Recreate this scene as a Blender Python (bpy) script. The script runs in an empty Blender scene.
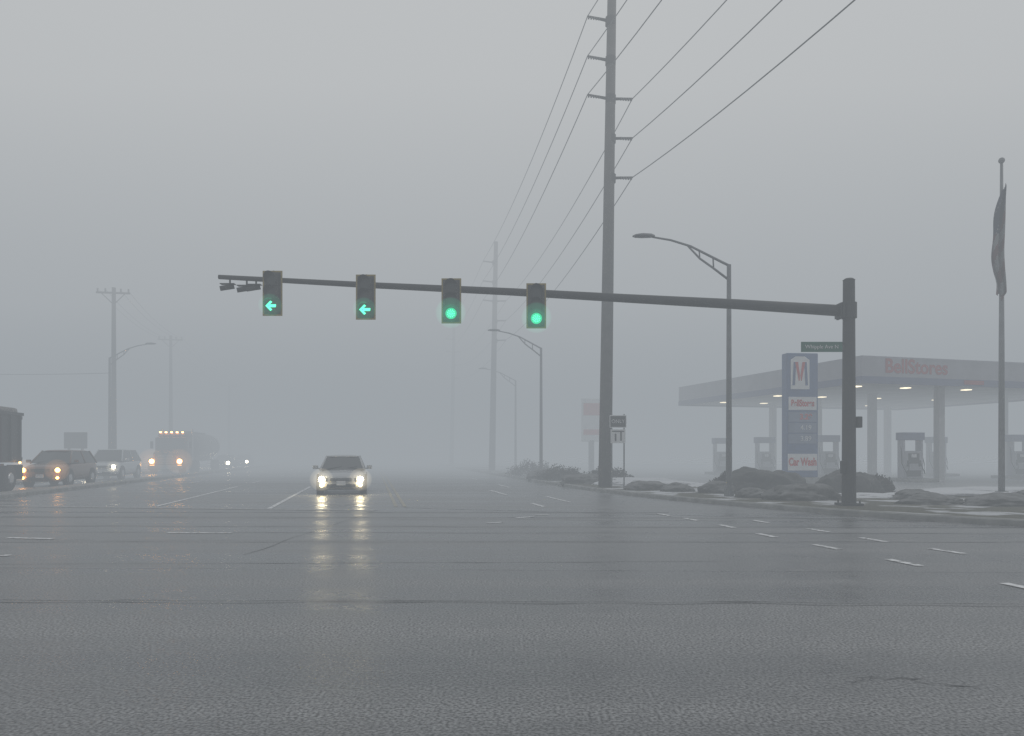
import bpy, bmesh, math, random
from mathutils import Vector, Matrix, noise
random.seed(7)
S=bpy.context.scene
S.view_settings.view_transform='Standard'
S.view_settings.look='None'
S.view_settings.exposure=0
S.view_settings.gamma=1

# ------------------------------------------------------------------ materials
MATS={}
def mat(name,col,rough=.6,metal=0.,var=.15,vscale=6.,bump=0.,bscale=40.,emit=None,estr=0.,spec=.5,coat=0.,sample=False):
    if name in MATS: return MATS[name]
    m=bpy.data.materials.new(name); m.use_nodes=True
    nt=m.node_tree; N=nt.nodes; L=nt.links
    b=N['Principled BSDF']
    b.inputs['Roughness'].default_value=rough
    b.inputs['Metallic'].default_value=metal
    b.inputs['Specular IOR Level'].default_value=spec
    b.inputs['Coat Weight'].default_value=coat
    geo=N.new('ShaderNodeTexCoord')
    n=N.new('ShaderNodeTexNoise'); n.inputs['Scale'].default_value=vscale; n.inputs['Detail'].default_value=6
    L.new(geo.outputs['Object'],n.inputs['Vector'])
    r=N.new('ShaderNodeValToRGB')
    r.color_ramp.elements[0].position=.3; r.color_ramp.elements[1].position=.7
    r.color_ramp.elements[0].color=(*[c*(1-var) for c in col],1)
    r.color_ramp.elements[1].color=(*[min(1,c*(1+var)) for c in col],1)
    L.new(n.outputs['Fac'],r.inputs['Fac']); L.new(r.outputs['Color'],b.inputs['Base Color'])
    if bump>0:
        n2=N.new('ShaderNodeTexNoise'); n2.inputs['Scale'].default_value=bscale; n2.inputs['Detail'].default_value=5
        L.new(geo.outputs['Object'],n2.inputs['Vector'])
        bp=N.new('ShaderNodeBump'); bp.inputs['Strength'].default_value=bump; bp.inputs['Distance'].default_value=.02
        L.new(n2.outputs['Fac'],bp.inputs['Height']); L.new(bp.outputs['Normal'],b.inputs['Normal'])
    if emit:
        b.inputs['Emission Color'].default_value=(*emit,1); b.inputs['Emission Strength'].default_value=estr
        if not sample: m.cycles.emission_sampling='NONE'
    MATS[name]=m; return m

M_galv=mat('galvanised_steel',(.17,.175,.18),.55,.3,.2,3)
M_dark=mat('dark_steel',(.035,.036,.038),.6,.2,.2,3)
M_black=mat('black_plastic',(.012,.013,.014),.5,0,.2,8)
M_rubber=mat('tyre_rubber',(.018,.018,.019),.85,0,.2,20)
M_glass=mat('dark_glass',(.015,.018,.02),.08,0,.1,2,spec=.8)
M_chrome=mat('chrome_trim',(.5,.5,.5),.2,1,.05,4)
M_white=mat('white_panel',(.66,.66,.66),.5,0,.08,2)
M_red=mat('red_paint',(.48,.03,.03),.5,0,.1,3)
M_blue=mat('blue_paint',(.03,.07,.2),.5,0,.1,3)
M_head=mat('headlamp_lit',(.8,.8,.7),.3,emit=(1,.86,.56),estr=60,sample=True)
M_headf=mat('headlamp_far',(.8,.8,.7),.3,emit=(1,.85,.6),estr=40)
M_fogl=mat('foglamp_lit',(.8,.7,.4),.3,emit=(1,.72,.3),estr=40,sample=True)
M_amber=mat('amber_lamp',(.8,.3,.05),.3,emit=(1,.42,.08),estr=30,sample=True)
M_green=mat('green_led',(.02,.5,.3),.4,emit=(.0,.62,.27),estr=1.0)
M_greenh=mat('green_led_core',(.1,.7,.5),.4,emit=(.08,1,.5),estr=2.2)
M_lens=mat('unlit_lens',(.012,.02,.018),.25,0,.1,3)
M_conc=mat('concrete_kerb',(.26,.26,.25),.7,0,.25,3,.3,25)

# ------------------------------------------------------------------ mesh helpers
def box(bm,c,s,rot=None):
    m=Matrix.Translation(c)
    if rot is not None: m=m@rot
    m=m@Matrix.Diagonal((s[0],s[1],s[2],1))
    bmesh.ops.create_cube(bm,size=1,matrix=m)
def ringpts(c,t,r,n,up=None):
    t=t.normalized()
    a=Vector((0,0,1)) if abs(t.z)<.9 else Vector((1,0,0))
    u=t.cross(a).normalized(); v=u.cross(t)
    return [c+u*r*math.cos(2*math.pi*i/n)+v*r*math.sin(2*math.pi*i/n) for i in range(n)]
def loft(bm,rings,caps=True,closed=True):
    vr=[[bm.verts.new(p) for p in r] for r in rings]
    n=len(vr[0])
    for a,b in zip(vr,vr[1:]):
        for i in range(n if closed else n-1):
            bm.faces.new((a[i],a[(i+1)%n],b[(i+1)%n],b[i]))
    if caps and closed:
        bm.faces.new(list(reversed(vr[0]))); bm.faces.new(vr[-1])
def tube(bm,pts,radii,n=12):
    pts=[Vector(p) for p in pts]
    if not isinstance(radii,(list,tuple)): radii=[radii]*len(pts)
    rings=[]
    for i,p in enumerate(pts):
        t=(pts[min(i+1,len(pts)-1)]-pts[max(i-1,0)])
        rings.append(ringpts(p,t,radii[i],n))
    loft(bm,rings)
def poly(bm,pts):
    return bm.faces.new([bm.verts.new(p) for p in pts])
def disc(bm,c,r,n=24,ax='y'):
    poly(bm,[(c[0]+r*math.cos(2*math.pi*i/n),c[1],c[2]+r*math.sin(2*math.pi*i/n)) if ax=='y' else
             (c[0],c[1]+r*math.cos(2*math.pi*i/n),c[2]+r*math.sin(2*math.pi*i/n)) for i in range(n)])
def empty(name,loc=(0,0,0),rz=0.):
    e=bpy.data.objects.new(name,None); S.collection.objects.link(e)
    e.location=loc; e.rotation_euler=(0,0,rz); e.empty_display_size=.3
    return e
def part(par,name,m,fn,smooth=False,bevel=0.,subs=0,norm=True):
    bm=bmesh.new(); fn(bm)
    if norm: bmesh.ops.recalc_face_normals(bm,faces=bm.faces)
    me=bpy.data.meshes.new(name); bm.to_mesh(me); bm.free()
    ms=m if isinstance(m,(list,tuple)) else [m]
    for q in ms: me.materials.append(q)
    if smooth:
        for p in me.polygons: p.use_smooth=True
    o=bpy.data.objects.new(name,me); S.collection.objects.link(o)
    if par is not None: o.parent=par
    if bevel>0:
        b=o.modifiers.new('b','BEVEL'); b.width=bevel; b.segments=2; b.limit_method='ANGLE'
    if subs:
        b=o.modifiers.new('s','SUBSURF'); b.levels=subs; b.render_levels=subs
    return o
def text(par,name,txt,m,loc,size,rz=0.,bold=0.,sx=1.):
    c=bpy.data.curves.new(name,'FONT'); c.body=txt; c.size=size; c.align_x='CENTER'; c.align_y='CENTER'
    c.extrude=.006; c.offset=bold
    t=bpy.data.objects.new('tmp_text',c); S.collection.objects.link(t)
    bpy.context.view_layer.update()
    dg=bpy.context.evaluated_depsgraph_get()
    me=bpy.data.meshes.new_from_object(t.evaluated_get(dg))
    bpy.data.objects.remove(t)
    me.materials.clear(); me.materials.append(m)
    o=bpy.data.objects.new(name,me); S.collection.objects.link(o); o.parent=par
    o.location=loc; o.rotation_euler=(math.pi/2,0,rz); o.scale=(sx,1,1)
    return o

RZ=0.188   # heading of the main road
def along(x0,y0,y): return (x0-.19*(y-y0),y)

# ------------------------------------------------------------------ world, sun, fog
w=bpy.data.worlds.new('World'); S.world=w; w.use_nodes=True
nt=w.node_tree; bg=nt.nodes['Background']
sky=nt.nodes.new('ShaderNodeTexSky'); sky.sky_type='NISHITA'; sky.sun_disc=False
SE=math.radians(38); SA=math.radians(75)   # sun azimuth, clockwise from +Y toward +X
sky.sun_elevation=SE; sky.sun_rotation=SA; sky.air_density=1.2; sky.dust_density=3; sky.ozone_density=1
hs=nt.nodes.new('ShaderNodeHueSaturation'); hs.inputs['Saturation'].default_value=.35
nt.links.new(sky.outputs['Color'],hs.inputs['Color']); nt.links.new(hs.outputs['Color'],bg.inputs['Color'])
bg.inputs['Strength'].default_value=.15
sd=bpy.data.lights.new('sun','SUN'); sd.energy=1.0; sd.angle=math.radians(30); sd.color=(1,.96,.9)
so=bpy.data.objects.new('sun',sd); S.collection.objects.link(so)
sv=Vector((math.sin(SA)*math.cos(SE),math.cos(SA)*math.cos(SE),math.sin(SE)))
so.rotation_euler=sv.to_track_quat('Z','Y').to_euler()

def fogmat(name,sig,col):
    fm=bpy.data.materials.new(name); fm.use_nodes=True; n=fm.node_tree; n.nodes.clear()
    out=n.nodes.new('ShaderNodeOutputMaterial')
    ab=n.nodes.new('ShaderNodeVolumeAbsorption'); ab.inputs['Color'].default_value=(0,0,0,1); ab.inputs['Density'].default_value=sig
    em=n.nodes.new('ShaderNodeEmission'); em.inputs['Color'].default_value=(*col,1); em.inputs['Strength'].default_value=sig  # fog gives off its own light, standing in for scattered daylight
    a1=n.nodes.new('ShaderNodeAddShader'); n.links.new(ab.outputs[0],a1.inputs[0]); n.links.new(em.outputs[0],a1.inputs[1])
    n.links.new(a1.outputs[0],out.inputs['Volume'])
    fm.cycles.emission_sampling='NONE'
    return fm
def vb(m,x0,x1,y0,y1,z0,z1):
    part(None,'glowing_fog_bank',m,lambda bm:box(bm,((x0+x1)/2,(y0+y1)/2,(z0+z1)/2),(x1-x0,y1-y0,z1-z0)))
NS,FS,YB=.0185,.052,37.
LAY=[(-1,9,(.338,.368,.395)),(9.01,20,(.425,.448,.468)),(20.01,60,(.615,.622,.622))]  # glow colours brighten upward, imitating sunlight reaching the upper fog
for k,(z0,z1,c) in enumerate(LAY):
    vb(fogmat('glowing_fog_near',NS,c),-500,500,-400,YB,z0,z1)
    vb(fogmat('glowing_fog_far',FS,c),-500,500,YB+.01,600,z0,z1)

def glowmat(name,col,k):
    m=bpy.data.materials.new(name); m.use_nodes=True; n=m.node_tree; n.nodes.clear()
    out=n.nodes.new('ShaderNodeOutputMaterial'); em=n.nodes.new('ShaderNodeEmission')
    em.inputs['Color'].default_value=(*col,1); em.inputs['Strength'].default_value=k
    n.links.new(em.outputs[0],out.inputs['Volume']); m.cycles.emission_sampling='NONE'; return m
G_warm=glowmat('glow_halo_warm',(1,.86,.6),.34); G_amb=glowmat('glow_halo_amber',(1,.5,.2),.22); G_grn=glowmat('glow_halo_green',(.04,1,.55),.20)
def halo(par,loc,g,radii):  # added self-glowing spheres that imitate lamp light scattered in the fog
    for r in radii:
        part(par,'glow_halo',g,lambda bm:bmesh.ops.create_uvsphere(bm,u_segments=24,v_segments=16,radius=r,matrix=Matrix.Translation(loc)),smooth=True)

# ------------------------------------------------------------------ ground and road
def nodes_mat(name):
    m=bpy.data.materials.new(name); m.use_nodes=True
    return m,m.node_tree.nodes,m.node_tree.links,m.node_tree.nodes['Principled BSDF']
def asphalt(name,dark,light,r0,r1):
    m,N,L,b=nodes_mat(name)
    g=N.new('ShaderNodeNewGeometry')
    def nz(scale,detail=6,mp=(1,1,1),rot=0.):
        mpn=N.new('ShaderNodeMapping'); mpn.inputs['Scale'].default_value=mp; mpn.inputs['Rotation'].default_value=(0,0,rot)
        L.new(g.outputs['Position'],mpn.inputs['Vector'])
        t=N.new('ShaderNodeTexNoise'); t.inputs['Scale'].default_value=scale; t.inputs['Detail'].default_value=detail
        L.new(mpn.outputs['Vector'],t.inputs['Vector']); return t
    grain=nz(46,3); patch=nz(.22,7,(.35,1,1),.06); streak=nz(.6,6,(.10,1.8,1),.05); mid=nz(3,6)
    def mix(a,bv,fac,op='MIX'):
        x=N.new('ShaderNodeMixRGB'); x.blend_type=op
        x.inputs['Fac'].default_value=fac
        L.new(a,x.inputs['Color1']); L.new(bv,x.inputs['Color2']); return x.outputs['Color']
    comb=mix(patch.outputs['Fac'],streak.outputs['Fac'],.6)
    comb=mix(comb,mid.outputs['Fac'],.2)
    ramp=N.new('ShaderNodeValToRGB'); e=ramp.color_ramp.elements
    e[0].position=.41; e[1].position=.59; e[0].color=(*dark,1); e[1].color=(*light,1)
    L.new(comb,ramp.inputs['Fac'])
    gr=N.new('ShaderNodeValToRGB'); e=gr.color_ramp.elements
    e[0].position=.36; e[1].position=.66; e[0].color=(.42,.42,.42,1); e[1].color=(1.75,1.75,1.75,1)
    L.new(grain.outputs['Fac'],gr.inputs['Fac'])
    L.new(mix(ramp.outputs['Color'],gr.outputs['Color'],1.,'MULTIPLY'),b.inputs['Base Color'])
    mr=N.new('ShaderNodeMapRange'); mr.inputs['From Min'].default_value=.41; mr.inputs['From Max'].default_value=.59
    mr.inputs['To Min'].default_value=r0; mr.inputs['To Max'].default_value=r1
    L.new(comb,mr.inputs['Value']); L.new(mr.outputs[0],b.inputs['Roughness'])
    bp=N.new('ShaderNodeBump'); bp.inputs['Strength'].default_value=.6; bp.inputs['Distance'].default_value=.007
    L.new(grain.outputs['Fac'],bp.inputs['Height'])
    bp2=N.new('ShaderNodeBump'); bp2.inputs['Strength'].default_value=.15; bp2.inputs['Distance'].default_value=.02
    L.new(mid.outputs['Fac'],bp2.inputs['Height']); L.new(bp.outputs['Normal'],bp2.inputs['Normal'])
    L.new(bp2.outputs['Normal'],b.inputs['Normal'])
    return m
M_asph=asphalt('wet_asphalt',(.130,.132,.135),(.235,.237,.24),.24,.48)
M_fore=asphalt('wet_concrete',(.30,.30,.30),(.45,.455,.46),.3,.5)
def lawnmat():
    m,N,L,b=nodes_mat('winter_lawn')
    g=N.new('ShaderNodeNewGeometry')
    a=N.new('ShaderNodeTexNoise'); a.inputs['Scale'].default_value=.45; a.inputs['Detail'].default_value=8
    c=N.new('ShaderNodeTexNoise'); c.inputs['Scale'].default_value=14; c.inputs['Detail'].default_value=8
    L.new(g.outputs['Position'],a.inputs['Vector']); L.new(g.outputs['Position'],c.inputs['Vector'])
    r=N.new('ShaderNodeValToRGB'); e=r.color_ramp.elements; e[0].position=.50; e[1].position=.55
    e[0].color=(0,0,0,1); e[1].color=(1,1,1,1); L.new(a.outputs['Fac'],r.inputs['Fac'])
    r2=N.new('ShaderNodeValToRGB'); e=r2.color_ramp.elements; e[0].position=.3; e[1].position=.7
    e[0].color=(.04,.038,.026,1); e[1].color=(.14,.13,.09,1); L.new(c.outputs['Fac'],r2.inputs['Fac'])
    x=N.new('ShaderNodeMixRGB'); L.new(r.outputs['Color'],x.inputs['Fac']); L.new(r2.outputs['Color'],x.inputs['Color1'])
    x.inputs['Color2'].default_value=(.55,.56,.58,1); L.new(x.outputs['Color'],b.inputs['Base Color'])
    b.inputs['Roughness'].default_value=.8
    bp=N.new('ShaderNodeBump'); bp.inputs['Strength'].default_value=.7; bp.inputs['Distance'].default_value=.05
    L.new(c.outputs['Fac'],bp.inputs['Height']); L.new(bp.outputs['Normal'],b.inputs['Normal'])
    return m
M_lawn=lawnmat()
part(None,'ground',M_lawn,lambda bm:poly(bm,[(-900,-700,-.004),(900,-700,-.004),(900,900,-.004),(-900,900,-.004)]))
def roadf(bm):
    poly(bm,[(-160,-22,0),(160,-22,0),(160,40,0),(-60,420,0),(-120,420,0),(-160,60,0)])
part(None,'road',M_asph,roadf)

def extr(bm,pts,z0,z1):
    n=len(pts)
    a=[bm.verts.new((p[0],p[1],z0)) for p in pts]; b=[bm.verts.new((p[0],p[1],z1)) for p in pts]
    for i in range(n): bm.faces.new((a[i],a[(i+1)%n],b[(i+1)%n],b[i]))
    f=bm.faces.new(b); bmesh.ops.triangulate(bm,faces=[f])
def smoothline(pts,k=3):
    for _ in range(k):
        q=[pts[0]]
        for a,b in zip(pts,pts[1:]):
            q.append((a[0]*.75+b[0]*.25,a[1]*.75+b[1]*.25)); q.append((a[0]*.25+b[0]*.75,a[1]*.25+b[1]*.75))
        q.append(pts[-1]); pts=q
    return pts
def offset(pts,d):
    o=[]
    for i,p in enumerate(pts):
        a=Vector(pts[max(i-1,0)]); b=Vector(pts[min(i+1,len(pts)-1)]); t=(b-a).normalized()
        o.append((p[0]-t.y*d,p[1]+t.x*d))
    return o
def kerb(name,line,side,h=.14,wd=.17):
    inn=offset(line,side*wd)
    def f(bm):
        rings=[]
        s=.03*side
        m1=offset(line,s)
        for a,b,c in zip(line,m1,inn):
            rings.append([Vector((a[0],a[1],-.002)),Vector((a[0],a[1],h-.03)),Vector((b[0],b[1],h)),Vector((c[0],c[1],h)),Vector((c[0],c[1],-.002))])
        loft(bm,rings,True,True)
    part(None,name,M_conc,f)
    return inn
rl=smoothline([(-38.9,250),(-10.3,100),(-.8,50),(3.0,30.5),(4.6,25.5),(6.1,21.8),(8.2,17.9),(10.5,15.2),(13.5,13.6),(18,12.8),(40,12),(150,12)],2)
inn=kerb('kerb',rl,1)
part(None,'corner_verge',M_lawn,lambda bm:extr(bm,inn+[(150,250)],-.003,.125))
ll=smoothline([(-64.7,250),(-36.2,100),(-26.7,50),(-23.5,33),(-23.3,27),(-26,22),(-34,19),(-45,17),(-150,15)],2)
inl=kerb('kerb',ll,-1)
part(None,'roadside_verge',M_lawn,lambda bm:extr(bm,inl+[(-150,250)],-.003,.125))
def med(bm):
    c=[along(-16.6,20,y) for y in (20,20.3,30,60,140)]
    L_=offset(c,.45); R_=offset(c,-.45)
    L_[0]=offset(c,.15)[0]; R_[0]=offset(c,-.15)[0]
    extr(bm,L_+R_[::-1],-.003,.15)
part(None,'median',M_conc,med,bevel=.03)
FC=[(8.6,32.5),(14.5,26.5),(60,30),(60,90),(-2,90)]
part(None,'forecourt',M_fore,lambda bm:poly(bm,[(x,y,.131) for x,y in FC]))

# ------------------------------------------------------------------ markings
def markmat(name,c):
    m,N,L,b=nodes_mat(name)
    g=N.new('ShaderNodeNewGeometry'); a=N.new('ShaderNodeTexNoise'); a.inputs['Scale'].default_value=9; a.inputs['Detail'].default_value=8
    L.new(g.outputs['Position'],a.inputs['Vector'])
    r=N.new('ShaderNodeValToRGB'); e=r.color_ramp.elements; e[0].position=.36; e[1].position=.52
    e[0].color=(.18,.18,.18,1); e[1].color=(*c,1); L.new(a.outputs['Fac'],r.inputs['Fac']); L.new(r.outputs['Color'],b.inputs['Base Color'])
    b.inputs['Roughness'].default_value=.45; return m
M_wm=markmat('worn_white_paint',(.85,.85,.85)); M_ym=markmat('worn_yellow_paint',(.38,.34,.24))
M_sl=markmat('faded_stop_line_paint',(.36,.36,.36))
def quadline(bm,a,b,wd,z):
    a=Vector(a);b=Vector(b);t=(b-a).normalized();nn=Vector((-t.y,t.x))*wd/2
    poly(bm,[(*(a+nn),z),(*(a-nn),z),(*(b-nn),z),(*(b+nn),z)])
def white(bm):
    z=.008
    s1=[(5.75,8.25),(5.4,10.2),(5.07,11.9),(4.68,13.6),(4.45,15.3),(4.1,16.9),(3.75,18.2)]
    s2=[(6.7,11.4),(6.3,12.9),(6.0,14.5),(5.5,16.4)]
    for s in (s1,s2):
        for i,p in enumerate(s):
            q=s[min(i+1,len(s)-1)]; o=s[max(i-1,0)]
            t=(Vector(q)-Vector(o)).normalized()
            quadline(bm,Vector(p)-t*.32,Vector(p)+t*.32,.13,z)
    for p,q in (((-9.0,13.2),(-8.1,13.05)),((-6.55,14.05),(-5.3,14.0)),
                ((-.55,16.0),(-.2,16.2)),((.1,17.3),(.5,17.6)),((.5,18.0),(.9,18.3)),((-8.0,10.9),(-7.4,10.9)),
                ((-.2,27),(-.9,30.5)),((.9,21),(.6,22.5))):
        quadline(bm,p,q,.13,z)
    for x0,d0,d1 in ((-6.6,20.3,34),(-9.95,21,34),):
        quadline(bm,along(x0,20,d0),along(x0,20,d1),.13,z)
    for k in range(8):
        for x0 in (-6.6,-9.95,-13.2):
            d=38+k*12; quadline(bm,along(x0,20,d),along(x0,20,d+3),.13,z)
    for k in range(9):
        d=23+k*10; quadline(bm,along(1.6,24,d),along(1.6,24,d+3),.12,z)
part(None,'lane_marking',M_wm,white,norm=False)
def stopl(bm):
    quadline(bm,(-15.6,21.4),(-3.6,19.6),.4,.008); quadline(bm,(-22.8,22.8),(-17.8,21.9),.4,.008)
part(None,'stop_line',M_sl,stopl,norm=False)
def yel(bm):
    for o in (0,.25): quadline(bm,along(-3.1+o,20,21),along(-3.1+o,20,120),.10,.008)
part(None,'centre_line_marking',M_ym,yel,norm=False)
M_tar=mat('tar_seal',(.05,.05,.052),.4,0,.4,9)
M_seam=mat('pale_joint',(.30,.305,.31),.5,0,.5,9)
def wob(p,q,wd,z,amp=.05,seg=60):
    def f(bm):
        prev=None
        P=Vector(p);Q=Vector(q);t=(Q-P).normalized();nn=Vector((-t.y,t.x))
        for i in range(seg+1):
            c=P.lerp(Q,i/seg)+nn*amp*noise.noise(Vector((P.x+i*.37,P.y,0)))*2
            ww=wd*(.25+1.3*abs(noise.noise(Vector((i*.8,P.y,3)))))
            a=bm.verts.new((*(c+nn*ww/2),z)); b=bm.verts.new((*(c-nn*ww/2),z))
            if prev: bm.faces.new((prev[0],prev[1],b,a))
            prev=(a,b)
    return f
def seams(bm):
    for p,q,wd in (((-10,7.6),(9,7.25),.025),((-14,9.9),(3,10.3),.03),((-20,12.5),(25,12.7),.05),((-22,15.6),(12,15.0),.08),
                   ((-18,17.8),(8,17.2),.11),((-30,16.9),(-9,17.6),.1),((2.3,5.0),(3.0,4.75),.018),((-22,19.2),(4,18.9),.14),
                   ((-4,11),(-3.6,19),.04),((2.2,4.9),(2.75,4.95),.015),((-16,14.3),(14,13.8),.05),((-3,20.6),(9,16.3),.08)):
        wob(p,q,wd,.004,.06,60 if abs(p[0]-q[0])>2 else 14)(bm)
part(None,'tar_seam',M_tar,seams,norm=False)
def joints(bm):
    for p,q,wd in (((-10,7.72),(9,7.37),.03),((-12,13.0),(20,12.3),.045),((-16,10.05),(9,9.3),.02),((-25,18.5),(5,16.6),.05)):
        wob(p,q,wd,.006,.04)(bm)
part(None,'pavement_joint',M_seam,joints,norm=False)

# ------------------------------------------------------------------ signal pole with mast arm
sp=empty('traffic_signal_mast',(0,0,0))
PX,PY=9.02,19.8
def spole(bm):
    tube(bm,[(PX,PY,.12),(PX,PY,6.15)],[.185,.15],20)
    box(bm,(PX,PY,.16),(.55,.55,.06)); tube(bm,[(PX,PY,6.15),(PX,PY,6.2)],[.165,.1],20)
    tube(bm,[(PX,PY,5.13),(PX,PY,5.55)],.2,20)
    for sx in (-.2,.2):
        for sy in (-.2,.2): tube(bm,[(PX+sx,PY+sy,.18),(PX+sx,PY+sy,.27)],.025,6)
part(sp,'pole',M_dark,spole,bevel=.01)
AP=[(PX-.15,PY,5.33),(6.0,PY,5.51),(3.0,PY,5.67),(0,PY,5.84),(-4,PY,6.03),(-7.85,PY,6.24)]
def armz(x):
    for a,b in zip(AP,AP[1:]):
        if b[0]<=x<=a[0]: return a[2]+(b[2]-a[2])*(x-a[0])/(b[0]-a[0])
    return 6.2
part(sp,'mast_arm',M_dark,lambda bm:tube(bm,AP,[.155,.135,.115,.1,.08,.06],16),smooth=True)
part(sp,'arm_flange',M_dark,lambda bm:(box(bm,(PX-.22,PY,5.33),(.05,.42,.42)),box(bm,(PX-.28,PY,5.33),(.04,.38,.38))))
def boxes(bm):
    box(bm,(PX+.23,PY-.05,2.35),(.14,.2,.3)); box(bm,(PX-.22,PY-.12,1.15),(.1,.14,.34))
part(sp,'signal_control_box',M_black,boxes,bevel=.02)
def cams(bm):
    for x,dz in ((-7.55,0),(-7.1,-.02),(-6.85,.02)):
        z=armz(x)-.26
        tube(bm,[(x,PY,z+.2),(x,PY,z+.02)],.025,8)
        tube(bm,[(x+.12,PY-.02,z+.02+dz),(x-.22,PY-.12,z-.06+dz)],.065,10)
        box(bm,(x-.03,PY-.07,z+.07+dz),(.38,.16,.02))
part(sp,'detection_camera',M_black,cams)
M_bp=mat('reflective_border',(.30,.22,.05),.5,0,.15,5)
M_house=mat('signal_housing',(.02,.022,.022),.5,0,.2,5)
for k,(x,zc) in enumerate(((-6.32,5.74),(-3.86,5.64),(-1.6,5.54),(.64,5.41))):
    s=empty('traffic_light',(x,PY-.28,zc))
    def hang(bm,x=x,zc=zc):
        za=armz(x)-zc
        tube(bm,[(0,.1,-.5),(0,.1,.62)],.03,8); box(bm,(0,.16,za),(.12,.36,.3))
        box(bm,(0,.1,.58),(.2,.08,.05))
    part(s,'hanger_bracket',M_dark,hang)
    def frame(bm):
        for a,b in (((0,0,.575),(.52,.012,.04)),((0,0,-.575),(.52,.012,.04)),((.24,0,0),(.04,.012,1.11)),((-.24,0,0),(.04,.012,1.11))):
            box(bm,a,b)
    part(s,'backplate_border',M_bp,frame)
    part(s,'backplate',M_house,lambda bm:box(bm,(0,.002,0),(.44,.01,1.11)))
    def hous(bm):
        for dz in (.35,0,-.35): box(bm,(0,-.03,dz),(.345,.16,.343))
    part(s,'housing',M_house,hous,bevel=.02)
    def vis(bm):
        for dz in (.35,0,-.35):
            r=.165
            ang=[math.radians(-40+260*i/20) for i in range(21)]
            a=[(r*math.cos(t),-.11,dz+r*math.sin(t)) for t in ang]
            b=[(r*math.cos(t),-.11-.26*(.45+.55*max(0,math.sin(t))),dz+r*math.sin(t)) for t in ang]
            va=[bm.verts.new(p) for p in a]; vb_=[bm.verts.new(p) for p in b]
            for i in range(20): bm.faces.new((va[i],va[i+1],vb_[i+1],vb_[i]))
    part(s,'visor',M_house,vis)
    part(s,'unlit_lens',M_lens,lambda bm:[disc(bm,(0,-.113,dz),.148) for dz in (.35,0)])
    if k<2:
        part(s,'lower_lens',M_lens,lambda bm:disc(bm,(0,-.113,-.35),.148))
        def arr(bm):
            z=-.35;y=-.118
            for pts in ([(-.15,y,z),(-.02,y,z+.135),(.03,y,z+.10),(-.07,y,z)],[(-.15,y,z),(-.07,y,z),(.03,y,z-.10),(-.02,y,z-.135)],
                        [(-.055,y-.001,z+.038),(.145,y-.001,z+.038),(.145,y-.001,z-.038),(-.055,y-.001,z-.038)]): poly(bm,pts)
        part(s,'green_arrow',M_greenh,arr,norm=False)
    else:
        part(s,'green_ball_rim',M_green,lambda bm:disc(bm,(0,-.113,-.35),.148))
        def leds(bm):
            for r,c in ((0,1),(.045,6),(.088,11)):
                for i in range(c):
                    t=2*math.pi*i/c; disc(bm,(r*math.cos(t),-.117,-.35+r*math.sin(t)),.016,8)
        part(s,'green_ball_leds',M_greenh,leds)
    halo(s,(0,-.2,-.35),G_grn,(.24,.40) if k>1 else (.30,))
M_sg=mat('green_sign',(.02,.12,.08),.5,0,.1,3)
st=empty('street_name_sign',(PX-.17,PY-.05,4.36))
part(st,'blade',M_sg,lambda bm:box(bm,(-.58,0,0),(1.1,.02,.27)))
part(st,'bracket',M_dark,lambda bm:(box(bm,(-.0,.02,.1),(.16,.05,.03)),box(bm,(-.0,.02,-.1),(.16,.05,.03))))
text(st,'lettering','Whipple Ave N',M_white,(-.58,-.014,0),.14)

# ------------------------------------------------------------------ utility poles and wires
M_pole=mat('weathered_pole',(.095,.092,.088),.8,0,.25,2,.3,20)
POLES=[(12.7,-14.5,0),(3.87,30.8,0),(-1.68,62,-2.0),(-7.6,93,-2.0)]
LEFT=[19.55,17.9,16.3]; RIGHT=[16.3,14.65,13.0]
for i,(x,y,dh) in enumerate(POLES):
    u=empty('utility_pole',(x,y,.1),RZ*.95)
    part(u,'shaft',M_pole,lambda bm:tube(bm,[(0,0,0),(.17,0,12+dh),(.34,0,(23 if dh==0 else 19.2))],[.28,.225,.17],16),smooth=True)
    def arms(bm):
        for z in LEFT: tube(bm,[(.22,0,z-.1+dh),(-.75,0,z+dh)],[.07,.04],8)
        for z in RIGHT: tube(bm,[(.2,0,z-.1+dh),(1.2,0,z+dh)],[.07,.04],8)
        for z in (13.0,14.65,16.3,17.9,19.55): tube(bm,[(.24,0,z-.28+dh),(.25,0,z+.05+dh)],.22,12)
    part(u,'insulator_arm',M_dark,arms)
    def ins(bm):
        for z,s in [(z,-1) for z in LEFT]+[(z,1) for z in RIGHT]:
            for k in range(5): tube(bm,[(.22+s*(.45+.11*k),0,z-.06+dh),(.22+s*(.5+.11*k),0,z-.05+dh)],.062,10)
    part(u,'insulator',M_galv,ins)
wr=empty('power_line')
def wires(bm):
    att=[(-.75,z) for z in LEFT]+[(1.2,z) for z in RIGHT]
    c,s=math.cos(RZ),math.sin(RZ)
    for (ax,ay,ah),(bx,by,bh) in zip(POLES,POLES[1:]):
        for dx,z in att:
            p=Vector((ax+dx*c,ay+dx*s,z+.1+ah)); q=Vector((bx+dx*c,by+dx*s,z+.1+bh))
            L_=(q-p).length; sag=1.45*(L_/46)**2 if ay<0 else .8
            pts=[]
            for k in range(25):
                t=k/24; v=p.lerp(q,t); v.z-=4*sag*t*(1-t); pts.append(v)
            tube(bm,pts,.019 if ay<0 else .02,5)
part(wr,'conductors',M_galv,wires)

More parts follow.
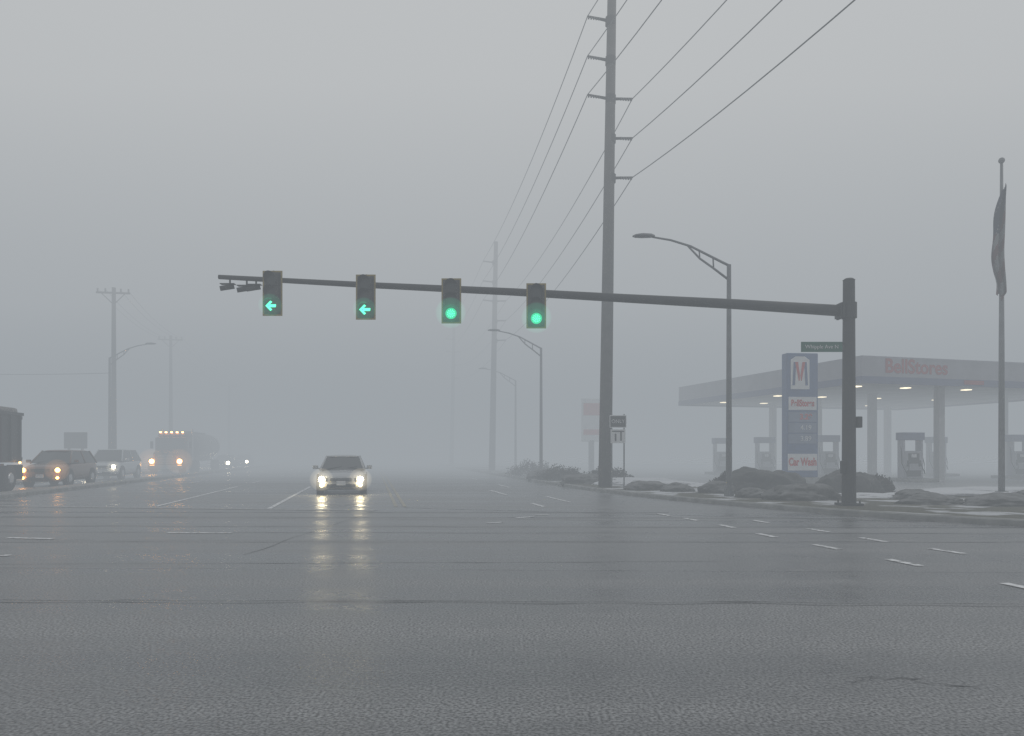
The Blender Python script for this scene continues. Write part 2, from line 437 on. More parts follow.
def dist_pole(x,y,h,rz=RZ):
    u=empty('utility_pole',(x,y,.1),rz)
    part(u,'shaft',M_pole,lambda bm:tube(bm,[(0,0,0),(0,0,h)],[.2,.13],12),smooth=True)
    def ca(bm):
        box(bm,(0,-.14,h-.4),(2.2,.1,.12))
        tube(bm,[(-.8,-.14,h-.4),(0,0,h-1.2)],.03,6); tube(bm,[(.8,-.14,h-.4),(0,0,h-1.2)],.03,6)
    part(u,'crossarm',M_pole,ca)
    part(u,'insulator',M_galv,lambda bm:[tube(bm,[(q,-.14,h-.33),(q,-.14,h-.1)],.06,8) for q in (-1,-.5,.5,1)])
dist_pole(-28,52,13.1); dist_pole(-32.3,70,12.6); dist_pole(-37.5,98,10.8)
def w2(bm):
    P=[(-28,52,13),(-32.3,70,12.6),(-37.5,98,10.8)]
    for (ax,ay,az),(bx,by,bz) in zip(P,P[1:]):
        for dx in (-1,-.5,.5,1):
            p=Vector((ax+dx,ay,az)); q=Vector((bx+dx,by,bz-.1))
            tube(bm,[p.lerp(q,k/12)-Vector((0,0,4*.5*(k/12)*(1-k/12))) for k in range(13)],.015,4)
    for z,dy in ((8.0,0),):
        p=Vector((-28,52,z-.8)); q=Vector((-62,52+dy,z+.9))
        tube(bm,[p.lerp(q,k/12)-Vector((0,0,4*.7*(k/12)*(1-k/12))) for k in range(13)],.02,4)
wq=empty('power_line'); part(wq,'conductors',M_galv,w2)

# ------------------------------------------------------------------ street lamps
def lamp(x,y,h=7.6,rz=0.,reach=3.0,flip=1):
    u=empty('street_lamp',(x,y,.12),rz)
    f=-flip
    part(u,'pole',M_galv,lambda bm:(tube(bm,[(0,0,0),(0,0,h)],[.105,.07],12),tube(bm,[(0,0,0),(0,0,.25)],.16,12)),smooth=False)
    def arm(bm):
        tube(bm,[(0,0,h-.03),(f*.5,0,h+.22),(f*1.25,0,h+.6),(f*1.9,0,h+.8),(f*2.5,0,h+.9)],[.045,.042,.038,.035,.03],8)
        tube(bm,[(0,0,h-.5),(f*.5,0,h-.12),(f*.95,0,h+.2),(f*1.35,0,h+.62)],[.04,.038,.035,.03],8)
        tube(bm,[(f*.5,0,h-.12),(f*.52,0,h+.22)],.025,6); tube(bm,[(f*.95,0,h+.2),(f*.97,0,h+.46)],.022,6)
    part(u,'bracket_arm',M_galv,arm,smooth=True)
    def hd(bm):
        rings=[]
        for t,wd,ht in ((0,.05,.05),(.12,.13,.09),(.4,.17,.1),(.62,.14,.07),(.72,.05,.03)):
            cx=f*(2.42+t); cz=h+.92
            rings.append([Vector((cx,wd*math.cos(a),cz+(ht if math.sin(a)>0 else ht*.35)*math.sin(a))) for a in [2*math.pi*i/12 for i in range(12)]])
        loft(bm,rings)
    part(u,'luminaire',M_galv,hd,smooth=True)
lamp(7.07,24.1,7.55)
lamp(1.69,43,7.55,RZ); lamp(.3,62,7.55,RZ)
lamp(-27.2,50,7.9,0,3,-1)

# ------------------------------------------------------------------ lane-use sign and others
ls=empty('traffic_sign',(4.3,30.0,.12))
part(ls,'post',M_galv,lambda bm:(box(bm,(-.25,.03,1.5),(.05,.05,3.0)),box(bm,(.25,.03,1.5),(.05,.05,3.0))))
part(ls,'face',M_white,lambda bm:(box(bm,(0,0,2.7),(.68,.02,.5)),box(bm,(0,0,2.1),(.6,.02,.56))))
def sg(bm):
    box(bm,(0,-.012,2.7),(.62,.008,.44)); box(bm,(-.1,-.013,2.05),(.06,.008,.3)); box(bm,(.12,-.013,2.1),(.06,.008,.36)); box(bm,(0,-.013,2.3),(.5,.008,.05))
part(ls,'legend',M_black,sg)
text(ls,'lettering','ONLY',M_white,(0,-.024,2.7),.2)
bs=empty('roadside_sign',(-29.5,50,.12))
part(bs,'panel',M_black,lambda bm:box(bm,(0,0,2.3),(1.5,.2,1.1)),bevel=.03)
part(bs,'post',M_dark,lambda bm:(box(bm,(-.45,0,.9),(.12,.12,1.8)),box(bm,(.45,0,.9),(.12,.12,1.8))))
rs=empty('pylon_sign',(5.9,55,.12),RZ)
part(rs,'post',M_galv,lambda bm:box(bm,(0,0,1.2),(.35,.3,2.4)))
part(rs,'panel',M_white,lambda bm:box(bm,(0,0,3.9),(1.5,.3,3.2)),bevel=.04)
part(rs,'graphic',M_red,lambda bm:(box(bm,(0,-.16,4.7),(1.3,.02,.9)),box(bm,(0,-.16,3.0),(1.3,.02,.4))))

# ------------------------------------------------------------------ fuel price sign
ps=empty('fuel_price_sign',(12.84,33,.12),.10)
M_cab=mat('sign_cabinet_blue',(.06,.11,.24),.5,0,.1,3)
part(ps,'cabinet',M_cab,lambda bm:(box(bm,(0,0,3.1),(1.45,.5,5.5)),),bevel=.03)
part(ps,'base',M_conc,lambda bm:box(bm,(0,0,.17),(1.7,.7,.34)),bevel=.02)
M_grey=mat('grey_panel',(.16,.20,.29),.5,0,.1,2)
part(ps,'logo_panel',M_white,lambda bm:poly(bm,[(-.55,-.262,4.25),(.32,-.262,4.25),(.32,-.262,5.55),(.1,-.262,5.7),(-.33,-.262,5.7),(-.55,-.262,5.55)]),norm=False)
def legs(bm):
    for s in (-1,1): poly(bm,[(-.115+s*.24,-.268,4.42),(-.115+s*.36,-.268,4.42),(-.115+s*.30,-.268,5.45),(-.115+s*.18,-.268,5.45)])
part(ps,'logo_legs',M_blue,legs,norm=False)
def vee(bm):
    for s in (-1,1): poly(bm,[(-.115+s*.03,-.272,4.62),(-.115+s*.01,-.272,4.85),(-.115+s*.10,-.272,5.45),(-.115+s*.235,-.272,5.45),(-.115+s*.07,-.272,4.62)])
part(ps,'logo_chevron',M_red,vee,norm=False)
part(ps,'store_panel',M_white,lambda bm:box(bm,(0,-.255,3.62),(1.3,.02,.58)))
text(ps,'store_lettering','BellStores',M_red,(0,-.27,3.62),.40,bold=.014,sx=.66)
part(ps,'price_panel',M_grey,lambda bm:[box(bm,(.0,-.255,z),(1.3,.02,.42)) for z in (3.02,2.54,2.06)])
text(ps,'price_digits','3.29',M_red,(.15,-.27,3.02),.34,bold=.01); text(ps,'price_digits','4.19',M_white,(.15,-.27,2.54),.3); text(ps,'price_digits','3.89',M_white,(.15,-.27,2.06),.3)
part(ps,'wash_panel',M_white,lambda bm:box(bm,(0,-.255,1.02),(1.36,.02,.74)))
text(ps,'wash_lettering','Car Wash',M_red,(0,-.27,1.02),.47,bold=.018,sx=.66)

# ------------------------------------------------------------------ canopy
CA=math.atan2(.28,.96)
cn=empty('gas_station_canopy',(16.1,34,.1),CA)
M_fas=mat('fascia_white',(.33,.33,.36),.45,0,.08,1)
M_fasb=mat('fascia_blue',(.14,.16,.25),.45,0,.06,1)
M_col=mat('column_white',(.42,.42,.42),.5,0,.08,1)
M_ceil=mat('ceiling_panel',(.4,.4,.4),.6,0,.08,1)
M_dred=mat('faded_red',(.34,.08,.09),.5,0,.1,3)
CW,CL=18,16.7
def fas(bm,z0,z1,t):
    zc=(z0+z1)/2;h=z1-z0
    box(bm,(CW/2,-t/2,zc),(CW+2*t,t,h)); box(bm,(CW/2,CL+t/2,zc),(CW+2*t,t,h))
    box(bm,(-t/2,CL/2,zc),(t,CL,h)); box(bm,(CW+t/2,CL/2,zc),(t,CL,h))
part(cn,'fascia',M_fas,lambda bm:fas(bm,4.98,5.92,.1))
part(cn,'fascia_stripe',M_fasb,lambda bm:fas(bm,4.66,4.977,.12))
part(cn,'roof_deck',M_grey,lambda bm:(box(bm,(CW/2,CL/2,5.3),(CW-.01,CL-.01,.9)),))
part(cn,'ceiling',M_ceil,lambda bm:box(bm,(CW/2,CL/2,4.80),(CW-.02,CL-.02,.09)))
text(cn,'fascia_lettering','BellStores',M_dred,(3.0,-.112,5.46),.92,bold=.02,sx=.98)
part(cn,'fascia_badge',M_dred,lambda bm:box(bm,(6.4,-.135,4.84),(1.2,.03,.2)))
M_cl=mat('canopy_lamp',(.9,.85,.7),.4,emit=(1,.86,.6),estr=2.6)
part(cn,'canopy_lamp',M_cl,lambda bm:[box(bm,(x,y,4.74),(.36,.36,.05)) for x in (1.6,4.6,8.5,13) for y in (2.2,8.4,14.0)])
def cols(bm):
    for x in (6,15.5):
        for y in (1.5,6,10.5,15): box(bm,(x,y,2.38),(.36,.36,4.74))
part(cn,'column',M_col,cols,bevel=.02)
def pump(a,b):
    x=16.1+.96*a-.28*b; y=34+.28*a+.96*b
    g=empty('fuel_pump',(x,y,.131),CA*.6)
    part(g,'island',M_conc,lambda bm:box(bm,(0,0,.08),(1.5,2.2,.16)),bevel=.03)
    part(g,'cabinet',M_fas,lambda bm:(box(bm,(0,0,.85),(.95,.5,1.35)),box(bm,(-.5,0,1.12),(.1,.45,1.9)),box(bm,(.5,0,1.12),(.1,.45,1.9))),bevel=.02)
    part(g,'front_panel',M_black,lambda bm:(box(bm,(0,-.255,1.15),(.6,.02,.5)),box(bm,(-.32,-.26,.9),(.1,.06,.3)),box(bm,(.32,-.26,.9),(.1,.06,.3)),box(bm,(0,-.255,.4),(.8,.02,.3))))
    part(g,'topper',M_fasb,lambda bm:box(bm,(0,0,2.25),(1.25,.5,.38)),bevel=.02)
    part(g,'screen',M_white,lambda bm:box(bm,(0,-.27,1.28),(.28,.02,.16)))
    part(g,'hose',M_black,lambda bm:[tube(bm,[(s*.32,-.3,.95),(s*.4,-.42,.6),(s*.5,-.4,.4),(s*.62,-.2,.9),(s*.52,0,1.9)],.022,6) for s in (-1,1)],smooth=True)
for a,b in ((4.5,1.8),(4.2,7.4),(3.6,12.5),(2.4,15.5),(13.6,3.5),(13.6,9)): pump(a,b)

# ------------------------------------------------------------------ flag
fp=empty('flagpole',(16.55,25,.12))
part(fp,'pole',M_galv,lambda bm:(tube(bm,[(0,0,0),(0,0,5),(0,0,11.2)],[.1,.085,.045],14),tube(bm,[(0,0,0),(0,0,.12)],.2,14)),smooth=True)
part(fp,'finial',M_galv,lambda bm:bmesh.ops.create_uvsphere(bm,u_segments=14,v_segments=10,radius=.1,matrix=Matrix.Translation((0,0,11.3))),smooth=True)
M_fr=mat('flag_red',(.10,.028,.03),.8,0,.1,3); M_fw=mat('flag_white',(.19,.19,.19),.8,0,.1,3); M_fb=mat('flag_blue',(.015,.02,.045),.8,0,.1,3)
def flag(bm):
    nu,nv=26,60; V=[]
    for j in range(nv+1):
        t=j/nv; row=[]
        z=10.5-3.75*t
        wd=.12+.34*math.sin(math.pi*min(1,t*1.1)*.62)+.05*math.sin(t*13)
        wd*=(1-.3*max(0,(t-.8)/.2))
        for i in range(nu+1):
            s=i/nu
            xx=.05-wd*s+.04*math.sin(6*t+3*s)+.03*math.sin(15*t)*s
            yy=-.07+.13*math.sin(s*14+2*t)*(.25+.75*t**.5)+.04*math.sin(7*t)
            zz=z-.25*s*(1-t)+.14*math.sin(s*8+1)*t-.12*s*t
            row.append(bm.verts.new((xx,yy-.08,zz)))
        V.append(row)
    for j in range(nv):
        for i in range(nu):
            f=bm.faces.new((V[j][i],V[j][i+1],V[j+1][i+1],V[j+1][i])); f.smooth=True
            d=j*.55-i*.9
            if j<26 and i>6+j*.2: f.material_index=1 if (i*7+j*5)%17==0 else 2
            else: f.material_index=int(math.floor(d/4.2))%2
part(fp,'flag',[M_fr,M_fw,M_fb],flag,smooth=True)

# ------------------------------------------------------------------ shrubs, mounds
def leafmat(name,c0,c1):
    m,N,L,b=nodes_mat(name)
    g=N.new('ShaderNodeNewGeometry'); a=N.new('ShaderNodeTexNoise'); a.inputs['Scale'].default_value=5
    L.new(g.outputs['Position'],a.inputs['Vector'])
    r=N.new('ShaderNodeValToRGB'); e=r.color_ramp.elements; e[0].position=.35; e[1].position=.65; e[0].color=(*c0,1); e[1].color=(*c1,1)
    L.new(a.outputs['Fac'],r.inputs['Fac']); L.new(r.outputs['Color'],b.inputs['Base Color']); b.inputs['Roughness'].default_value=.8
    return m
M_shrub=leafmat('shrub_foliage',(.03,.030,.027),(.075,.07,.062))
def leafcloud(bm,c,r,n,s):
    c=Vector(c)
    for _ in range(n):
        d=Vector((random.gauss(0,1),random.gauss(0,1),random.gauss(0,1))).normalized()
        if d.z<-.1: d.z*=-1
        k=(.55+.45*random.random())*(1+.35*noise.noise(d*2.2+c))
        p=c+Vector((d.x*r[0]*k,d.y*r[1]*k,d.z*r[2]*k))
        a=Vector((random.gauss(0,1),random.gauss(0,1),random.gauss(0,1))).normalized()*s*(.5+random.random())
        b=a.cross(Vector((random.random(),random.random(),random.random()-.5))).normalized()*s*.5
        poly(bm,[p-a,p+b,p+a,p-b])
def shrub(x,y,r,n=2400):
    g=empty('shrub',(x,y,.12))
    part(g,'foliage',M_shrub,lambda bm:leafcloud(bm,(0,0,.05),r,n,.055),norm=False)
    part(g,'stems',M_pole,lambda bm:[tube(bm,[(0,0,0),(random.uniform(-.5,.5)*r[0],random.uniform(-.5,.5)*r[1],r[2]*.75)],[.02,.006],5) for _ in range(14)])
for x,y,r in ((18.8,23.8,(.9,.7,.5)),(2.6,39,(1.4,1.2,.7)),(4.8,37,(1.3,1.2,.7)),(1.2,46,(1.6,1.4,.9)),(8.2,28.0,(.7,.6,.6)),(13.3,27.0,(.6,.6,.55))):
    shrub(x,y,r)
def mm(name,lo,hi,c0,c1):
    m,N,L,b=nodes_mat(name)
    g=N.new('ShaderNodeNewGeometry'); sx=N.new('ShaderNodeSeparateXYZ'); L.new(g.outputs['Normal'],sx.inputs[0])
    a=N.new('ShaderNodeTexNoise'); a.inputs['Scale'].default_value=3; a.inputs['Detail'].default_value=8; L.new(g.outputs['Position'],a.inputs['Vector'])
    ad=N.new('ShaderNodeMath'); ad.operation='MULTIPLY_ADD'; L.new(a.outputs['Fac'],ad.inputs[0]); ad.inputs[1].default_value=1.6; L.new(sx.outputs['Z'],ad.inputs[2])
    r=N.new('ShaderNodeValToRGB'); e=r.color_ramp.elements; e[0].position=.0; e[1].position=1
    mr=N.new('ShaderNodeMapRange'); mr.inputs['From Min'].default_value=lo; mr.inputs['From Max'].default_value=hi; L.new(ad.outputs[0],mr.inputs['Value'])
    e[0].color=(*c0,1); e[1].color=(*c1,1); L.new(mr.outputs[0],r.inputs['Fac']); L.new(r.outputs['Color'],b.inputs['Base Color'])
    b.inputs['Roughness'].default_value=.85
    bp=N.new('ShaderNodeBump'); bp.inputs['Strength'].default_value=.7; bp.inputs['Distance'].default_value=.06; L.new(a.outputs['Fac'],bp.inputs['Height']); L.new(bp.outputs['Normal'],b.inputs['Normal'])
    return m
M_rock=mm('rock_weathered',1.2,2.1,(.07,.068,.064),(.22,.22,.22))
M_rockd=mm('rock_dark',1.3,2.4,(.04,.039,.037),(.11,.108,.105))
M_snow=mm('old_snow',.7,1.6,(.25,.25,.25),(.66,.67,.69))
def mound(x,y,r,m=M_rock,nm='boulder'):
    def f(bm):
        bmesh.ops.create_icosphere(bm,subdivisions=5,radius=1)
        for v in bm.verts:
            k=1+.24*noise.noise(v.co*1.4+Vector((x,y,0)))+.09*noise.noise(v.co*4+Vector((x,0,y)))+.04*noise.noise(v.co*9+Vector((x,0,y)))
            v.co=Vector((v.co.x*r[0]*k,v.co.y*r[1]*k,v.co.z*r[2]*k))
    o=part(None,nm,m,f,smooth=True); o.location=(x,y,.12)
for x,y,r in ((8.75,22.4,(1.2,.7,.5)),(7.7,23.6,(.6,.5,.3)),(7.3,26.2,(.7,.5,.4)),(5.2,28.5,(.9,.6,.35)),(6.1,27.3,(.6,.5,.3)),(11.6,20.5,(.9,.5,.25)),(13.2,19.9,(1.1,.6,.3)),(14.9,20.6,(1.2,.7,.38)),(3.4,34.5,(1.2,.8,.45)),(12.3,22.5,(.7,.5,.3)),(17.0,22,(1,.7,.4)),(2.2,41,(1.4,.9,.55))):
    mound(x,y,r)
for x,y,r in ((9.0,27.3,(1.25,.9,.85)),(10.25,28.2,(1.0,.9,.7)),(11.75,26.3,(.9,.8,.8)),(12.6,26.8,(.8,.7,.7))):
    mound(x,y,r,M_rockd)
for x,y,r in ((14.6,24.6,(2.6,.7,.16)),(17.5,26.6,(3.2,.6,.2)),(6.6,31.5,(1.8,.8,.22)),(11.0,23.6,(1.4,.5,.14)),(4.6,33.5,(1.0,.9,.2)),(20.5,22.5,(3,.7,.2)),(-27,30,(1.6,2.5,.25)),(6.0,36,(2.2,1,.25))):
    mound(x,y,r,M_snow,'snow_patch')

# ------------------------------------------------------------------ vehicles
def wheel(bm,x,y,r,wd):
    tube(bm,[(x-wd/2,y,r),(x-wd/2+.03,y,r),(x+wd/2-.03,y,r),(x+wd/2,y,r)],[r*.93,r,r,r*.93],22)
def car(name,loc,paint,L=4.7,W=1.82,H=1.46,kind='sedan',lit=None,fog=True,plate=True,rz=RZ,glow=None,gr_=(.2,.34),lr=.085):
    g=empty(name,loc,rz); hw=W/2
    up=.0 if kind=='sedan' else .14
    belt=.94+up*1.2
    if kind=='sedan':
        stn=[(0,.33,.58,.66),(.06,.24,.66,.80),(.22,.2,.72,.90),(.6,.19,.80,.97),(1.3,.19,.93,1.0),(2.4,.19,.95,1.0),(3.5,.19,.97,1.0),(L-.5,.2,1.0,.97),(L-.1,.28,.96,.88),(L,.4,.85,.75)]
    else:
        stn=[(0,.4,.74,.70),(.06,.3,.86,.84),(.22,.26,.94,.93),(.6,.25,1.0,.98),(1.2,.25,1.08,1.0),(2.4,.25,1.1,1.0),(3.5,.25,1.12,1.0),(L-.4,.25,1.15,.98),(L-.06,.34,1.1,.92),(L,.45,1.0,.85)]
    def body(bm):
        rings=[]
        for y,zb,zt,w_ in stn:
            w_=w_*hw; zm=(zb+zt)/2
            half=[(w_*.85,zb),(w_*.98,zb+.1),(w_,zm),(w_*.97,zt-.12),(w_*.9,zt-.03),(w_*.6,zt+.015)]
            ring=half+[(0,zt+.03)]+[(-a,b) for a,b in reversed(half)]
            rings.append([Vector((a,y,b)) for a,b in ring])
        loft(bm,rings)
    part(g,'body',paint,body,smooth=True,subs=1)
    bz=(belt-.04); y0=1.18 if kind=='sedan' else 1.05; y1=L-.75 if kind=='sedan' else L-.12
    ty0=y0+.78; ty1=y1-(.72 if kind=='sedan' else .45); bw=hw*.9; tw=hw*.68
    B=[(-bw,y0,bz),(bw,y0,bz),(bw,y1,bz),(-bw,y1,bz)]; T=[(-tw,ty0,H-.05),(tw,ty0,H-.05),(tw,ty1,H-.05),(-tw,ty1,H-.05)]
    def glass(bm):
        r0=[Vector(B[0]),Vector((0,y0-.14,bz)),Vector(B[1]),Vector(B[2]),Vector((0,y1+.1,bz)),Vector(B[3])]
        r1=[Vector(T[0]),Vector((0,ty0-.08,H-.045)),Vector(T[1]),Vector(T[2]),Vector((0,ty1+.06,H-.045)),Vector(T[3])]
        loft(bm,[r0,r1])
    part(g,'windows',M_glass,glass)
    def roof(bm):
        r=[]
        for k,(s,dz) in enumerate(((1.04,-.06),(1.05,-.03),(.9,.0),(.5,.03))):
            ym=(ty0+ty1)/2; hl=(ty1-ty0)/2+.08
            r.append([Vector((tw*s*math.copysign(abs(math.cos(a))**.4,math.cos(a)),ym+hl*s*math.copysign(abs(math.sin(a))**.4,math.sin(a)),H-.02+dz)) for a in [2*math.pi*i/24 for i in range(24)]])
        loft(bm,r)
    part(g,'roof',paint,roof,smooth=True)
    def pil(bm):
        for i in range(4): tube(bm,[Vector(B[i]),Vector(T[i])+Vector((0,0,.0))],.04,8)
        for s in (-1,1):
            ym=(ty0+ty1)/2; tube(bm,[(s*bw,ym,bz),(s*tw,ym,H-.05)],.035,6)
    part(g,'pillars',paint,pil,smooth=True)
    wr_=.33 if kind=='sedan' else .37
    part(g,'tyres',M_rubber,lambda bm:[wheel(bm,s*(hw-.12),y,wr_,.23) for s in (-1,1) for y in (.88,L-.95)])
    part(g,'wheel_rims',M_chrome,lambda bm:[tube(bm,[(s*(hw-.03),y,wr_),(s*(hw+.003),y,wr_)],[wr_*.62,wr_*.55],14) for s in (-1,1) for y in (.88,L-.95)])
    part(g,'wheel_arches',M_black,lambda bm:[tube(bm,[(s*(hw-.2),y,wr_+.02),(s*(hw+.0),y,wr_+.02)],wr_+.07,22) for s in (-1,1) for y in (.88,L-.95)])
    zt=stn[1][2]; zb=stn[1][1]
    def gr(bm):
        box(bm,(0,.0,zt-.10),(hw*.85,.12,.13)); box(bm,(0,.0,zb+.10),(hw*1.15,.14,.12))
        box(bm,(0,1.0,zb),(hw*1.7,1.6,.12)); box(bm,(0,L/2,zb+.02),(hw*1.6,L*.8,.1))
    part(g,'grille_and_intake',M_black,gr,bevel=.02)
    part(g,'grille_trim',M_chrome,lambda bm:(box(bm,(0,-.063,zt-.04),(hw*.85,.01,.02)),box(bm,(0,-.063,zt-.10),(hw*.8,.01,.012)),box(bm,(0,-.063,zt-.15),(hw*.8,.01,.012))))
    if plate: part(g,'licence_plate',M_white,lambda bm:box(bm,(0,-.085,zb+.2),(.32,.015,.16)))
    def hb(bm):
        for s in (-1,1): box(bm,(s*hw*.70,.10,zt-.10),(.36,.16,.15),Matrix.Rotation(s*.45,4,'Z'))
    part(g,'headlamp_housing',M_glass,hb,bevel=.03)
    hm=lit or M_headf
    def hl(bm):
        for s in (-1,1): bmesh.ops.create_uvsphere(bm,u_segments=12,v_segments=8,radius=lr,matrix=Matrix.Translation((s*hw*.76,.0,zt-.09)))
    part(g,'headlamp',hm,hl,smooth=True)
    if fog:
        part(g,'fog_lamp',M_fogl if lit!=M_amber else M_amber,lambda bm:[bmesh.ops.create_uvsphere(bm,u_segments=10,v_segments=6,radius=.06,matrix=Matrix.Translation((s*hw*.76,-.02,zb+.12))) for s in (-1,1)],smooth=True)
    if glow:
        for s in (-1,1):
            halo(g,(s*hw*.76,-.05,zt-.09),glow,gr_)
            if fog: halo(g,(s*hw*.76,-.05,zb+.12),glow,(.17,))
    def mir(bm):
        for s in (-1,1):
            box(bm,(s*(hw+.10),y0+.28,bz+.10),(.2,.1,.14)); box(bm,(s*(hw-.02),y0+.28,bz+.05),(.12,.05,.04))
    part(g,'wing_mirror',paint,mir,bevel=.03)
    part(g,'wipers',M_black,lambda bm:(tube(bm,[(-.55,y0-.02,bz+.04),(-.02,y0+.06,bz+.12)],.012,5),tube(bm,[(.05,y0-.02,bz+.04),(.55,y0+.06,bz+.12)],.012,5)))
    return g
P_black=mat('car_paint_dark',(.03,.033,.037),.3,.2,.1,2,coat=.6)
P_bronze=mat('car_paint_bronze',(.15,.075,.045),.35,.3,.1,2,coat=.6)
P_white=mat('car_paint_white',(.6,.61,.62),.35,0,.05,2,coat=.6)
P_silver=mat('car_paint_silver',(.4,.41,.42),.35,.2,.05,2,coat=.6)
car('sedan_car',(-6.24,27.0,0),P_silver,lit=M_head,glow=G_warm,gr_=(.2,.30,.42),lr=.11)
car('crossover_car',(-21.3,33.4,0),P_bronze,L=4.6,W=1.86,H=1.7,kind='suv',lit=M_amber,fog=True,glow=G_amb,gr_=(.3,.5),lr=.1)
car('suv_car',(-23.7,42.5,0),P_white,L=4.8,W=1.95,H=1.8,kind='suv',lit=M_headf,fog=False,glow=G_warm,gr_=(.35,),lr=.1)
M_headx=mat('headlamp_distant',(.8,.8,.7),.3,emit=(1,.85,.6),estr=200)
for p,pt in (((-30.3,77,0),P_silver),((-33.0,90,0),P_black)):
    car('sedan_car',p,pt,lit=M_headx,fog=False,lr=.17)

# tanker truck
P_cab=mat('truck_paint',(.10,.05,.04),.4,.1,.1,2); M_tank=mat('tank_aluminium',(.09,.09,.10),.45,.3,.15,1)
tk=empty('tanker_truck',(-26.0,55.5,0),RZ)
def hoodf(bm):
    loft(bm,[[Vector((s*w_,y,z)) for s,z in ((-1,zb),(1,zb),(1,zt),(-1,zt))] for y,w_,zb,zt in ((0,.8,.65,1.5),(.15,.9,.6,1.62),(1.5,1.05,.6,1.85))])
part(tk,'hood',P_cab,hoodf,bevel=.08)
part(tk,'fenders',P_cab,lambda bm:[box(bm,(s*1.05,.75,.95),(.35,1.3,.5)) for s in (-1,1)],bevel=.12)
part(tk,'cab',P_cab,lambda bm:(box(bm,(0,2.4,1.75),(2.3,1.8,2.1)),box(bm,(0,2.5,2.95),(2.0,1.5,.35))),bevel=.1)
part(tk,'windshield',M_glass,lambda bm:(box(bm,(-.52,1.49,2.3),(.95,.04,.72)),box(bm,(.52,1.49,2.3),(.95,.04,.72)),box(bm,(1.155,2.2,2.25),(.02,.9,.65)),box(bm,(-1.155,2.2,2.25),(.02,.9,.65))))
part(tk,'grille',M_chrome,lambda bm:[box(bm,(0,-.04,.8+.12*k),(1.1,.05,.06)) for k in range(6)])
part(tk,'bumper',M_chrome,lambda bm:box(bm,(0,-.1,.5),(2.4,.2,.35)),bevel=.04)
M_amb2=mat('amber_lamp_bright',(.8,.3,.05),.3,emit=(1,.45,.1),estr=80)
part(tk,'headlamp',M_amb2,lambda bm:[bmesh.ops.create_uvsphere(bm,u_segments=12,v_segments=8,radius=.17,matrix=Matrix.Translation((s*.98,.02,.95))) for s in (-1,1)],smooth=True)
for s in (-1,1): halo(tk,(s*.98,-.1,.95),G_amb,(.55,.95))
part(tk,'roof_marker',M_amb2,lambda bm:[box(bm,(x,1.7,3.18),(.12,.1,.07)) for x in (-.8,-.4,0,.4,.8)])
part(tk,'exhaust_stack',M_chrome,lambda bm:[tube(bm,[(s*1.12,3.45,1.0),(s*1.12,3.45,3.5)],.08,10) for s in (-1,1)])
part(tk,'mirror',M_black,lambda bm:[box(bm,(s*1.4,1.6,2.2),(.2,.08,.55)) for s in (-1,1)])
def tankf(bm):
    rr=[]
    for y,k in ((4.0,.6),(4.2,.9),(4.5,1),(14.0,1),(14.3,.9),(14.5,.6)):
        rr.append([Vector((1.2*k*math.cos(a),y,2.2+1.1*k*math.sin(a))) for a in [2*math.pi*i/28 for i in range(28)]])
    loft(bm,rr)
part(tk,'tank',M_tank,tankf,smooth=True)
part(tk,'tank_bands',M_chrome,lambda bm:[loft(bm,[[Vector((1.22*math.cos(a),y,2.2+1.12*math.sin(a))) for a in [2*math.pi*i/28 for i in range(28)]] for y in (yy,yy+.08)]) for yy in (5.5,8,10.5,13)])
part(tk,'walkway',M_dark,lambda bm:(box(bm,(0,9,3.34),(.7,6,.1)),box(bm,(0,9,1.0),(.9,10.5,.2)),box(bm,(0,2.5,.6),(1.0,5,.25))))
part(tk,'tyres',M_rubber,lambda bm:[wheel(bm,s*1.02,y,.5,.35) for s in (-1,1) for y in (.75,4.0,5.3,12,13.3)])

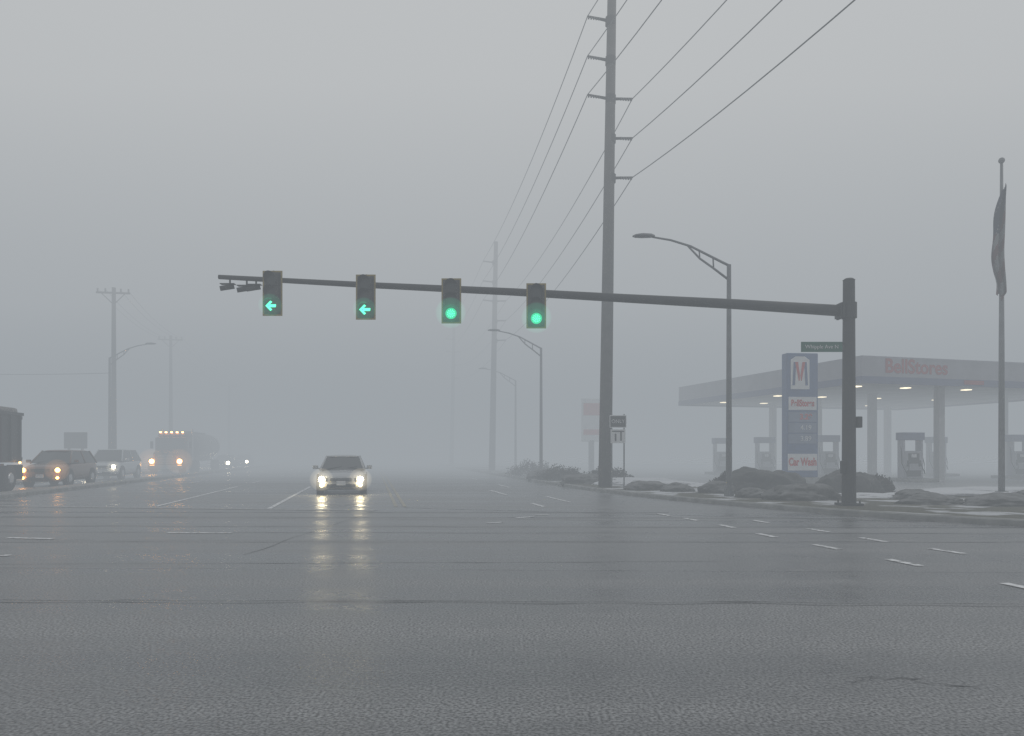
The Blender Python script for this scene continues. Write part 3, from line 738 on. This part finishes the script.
# dump truck
dt=empty('dump_truck',(-20.1,22.6,0),RZ)
M_bed=mat('truck_bed_paint',(.014,.014,.015),.6,.0,.3,2); M_load=mat('gravel_load',(.2,.19,.18),.9,0,.5,9,.8,12)
def bed(bm):
    for s in (-1,1):
        box(bm,(s*1.22,5.4,2.15),(.06,5.2,1.9))
        for k in range(7): box(bm,(s*1.29,3.0+k*.8,2.15),(.08,.1,1.85))
        box(bm,(s*1.27,5.4,3.14),(.12,5.3,.12))
    box(bm,(0,8.0,2.1),(2.5,.08,1.9)); box(bm,(0,2.8,2.3),(2.5,.08,2.3)); box(bm,(0,5.4,1.2),(2.44,5.2,.08)); box(bm,(0,2.3,3.45),(2.5,1.0,.08))
    for x in (-.8,0,.8): box(bm,(x,8.06,2.1),(.1,.06,1.85))
    box(bm,(0,8.07,1.3),(2.5,.08,.14)); box(bm,(0,8.07,3.0),(2.5,.08,.14))
part(dt,'dump_bed',M_bed,bed)
part(dt,'load_cover',M_load,lambda bm:box(bm,(0,5.4,3.2),(2.36,5.1,.4)),bevel=.12)
part(dt,'chassis',M_black,lambda bm:(box(bm,(0,4.2,.95),(.95,8.2,.3)),box(bm,(-.9,8.25,.75),(.6,.03,.6)),box(bm,(.9,8.25,.75),(.6,.03,.6)),box(bm,(1.15,3.9,.8),(.08,3.6,.6)),tube(bm,[(1.0,3.0,.7),(1.0,4.2,.7)],.28,14)))
part(dt,'tyres',M_rubber,lambda bm:[wheel(bm,s*.98,y,.52,.5) for s in (-1,1) for y in (.9,5.8,7.15)])
part(dt,'wheel_hubs',M_chrome,lambda bm:[tube(bm,[(s*1.2,y,.52),(s*1.26,y,.52)],[.26,.2],14) for s in (-1,1) for y in (.9,5.8,7.15)])
part(dt,'cab',P_silver,lambda bm:(box(bm,(0,1.7,1.9),(2.3,1.6,2.0)),box(bm,(0,.2,1.3),(1.9,1.6,1.1))),bevel=.1)
part(dt,'windows',M_glass,lambda bm:(box(bm,(0,.89,2.4),(2.0,.03,.7)),box(bm,(1.155,1.6,2.4),(.02,1,.65)),box(bm,(-1.155,1.6,2.4),(.02,1,.65))))
part(dt,'headlamp',M_headf,lambda bm:[bmesh.ops.create_uvsphere(bm,u_segments=12,v_segments=8,radius=.11,matrix=Matrix.Translation((s*.75,-.6,1.1))) for s in (-1,1)],smooth=True)
part(dt,'marker_lamp',M_amber,lambda bm:[box(bm,(1.37,y,z),(.03,.10,.06)) for y,z in ((3.2,1.15),(7.6,1.15),(5.4,1.15))])

# ------------------------------------------------------------------ camera
cd=bpy.data.cameras.new('camera'); cd.sensor_width=36; cd.lens=26.0; cd.shift_y=86/1024
cd.clip_end=3000; cd.clip_start=.05
co=bpy.data.objects.new('camera',cd); S.collection.objects.link(co)
co.location=(0,0,1.5); co.rotation_euler=(math.pi/2,0,0); S.camera=co
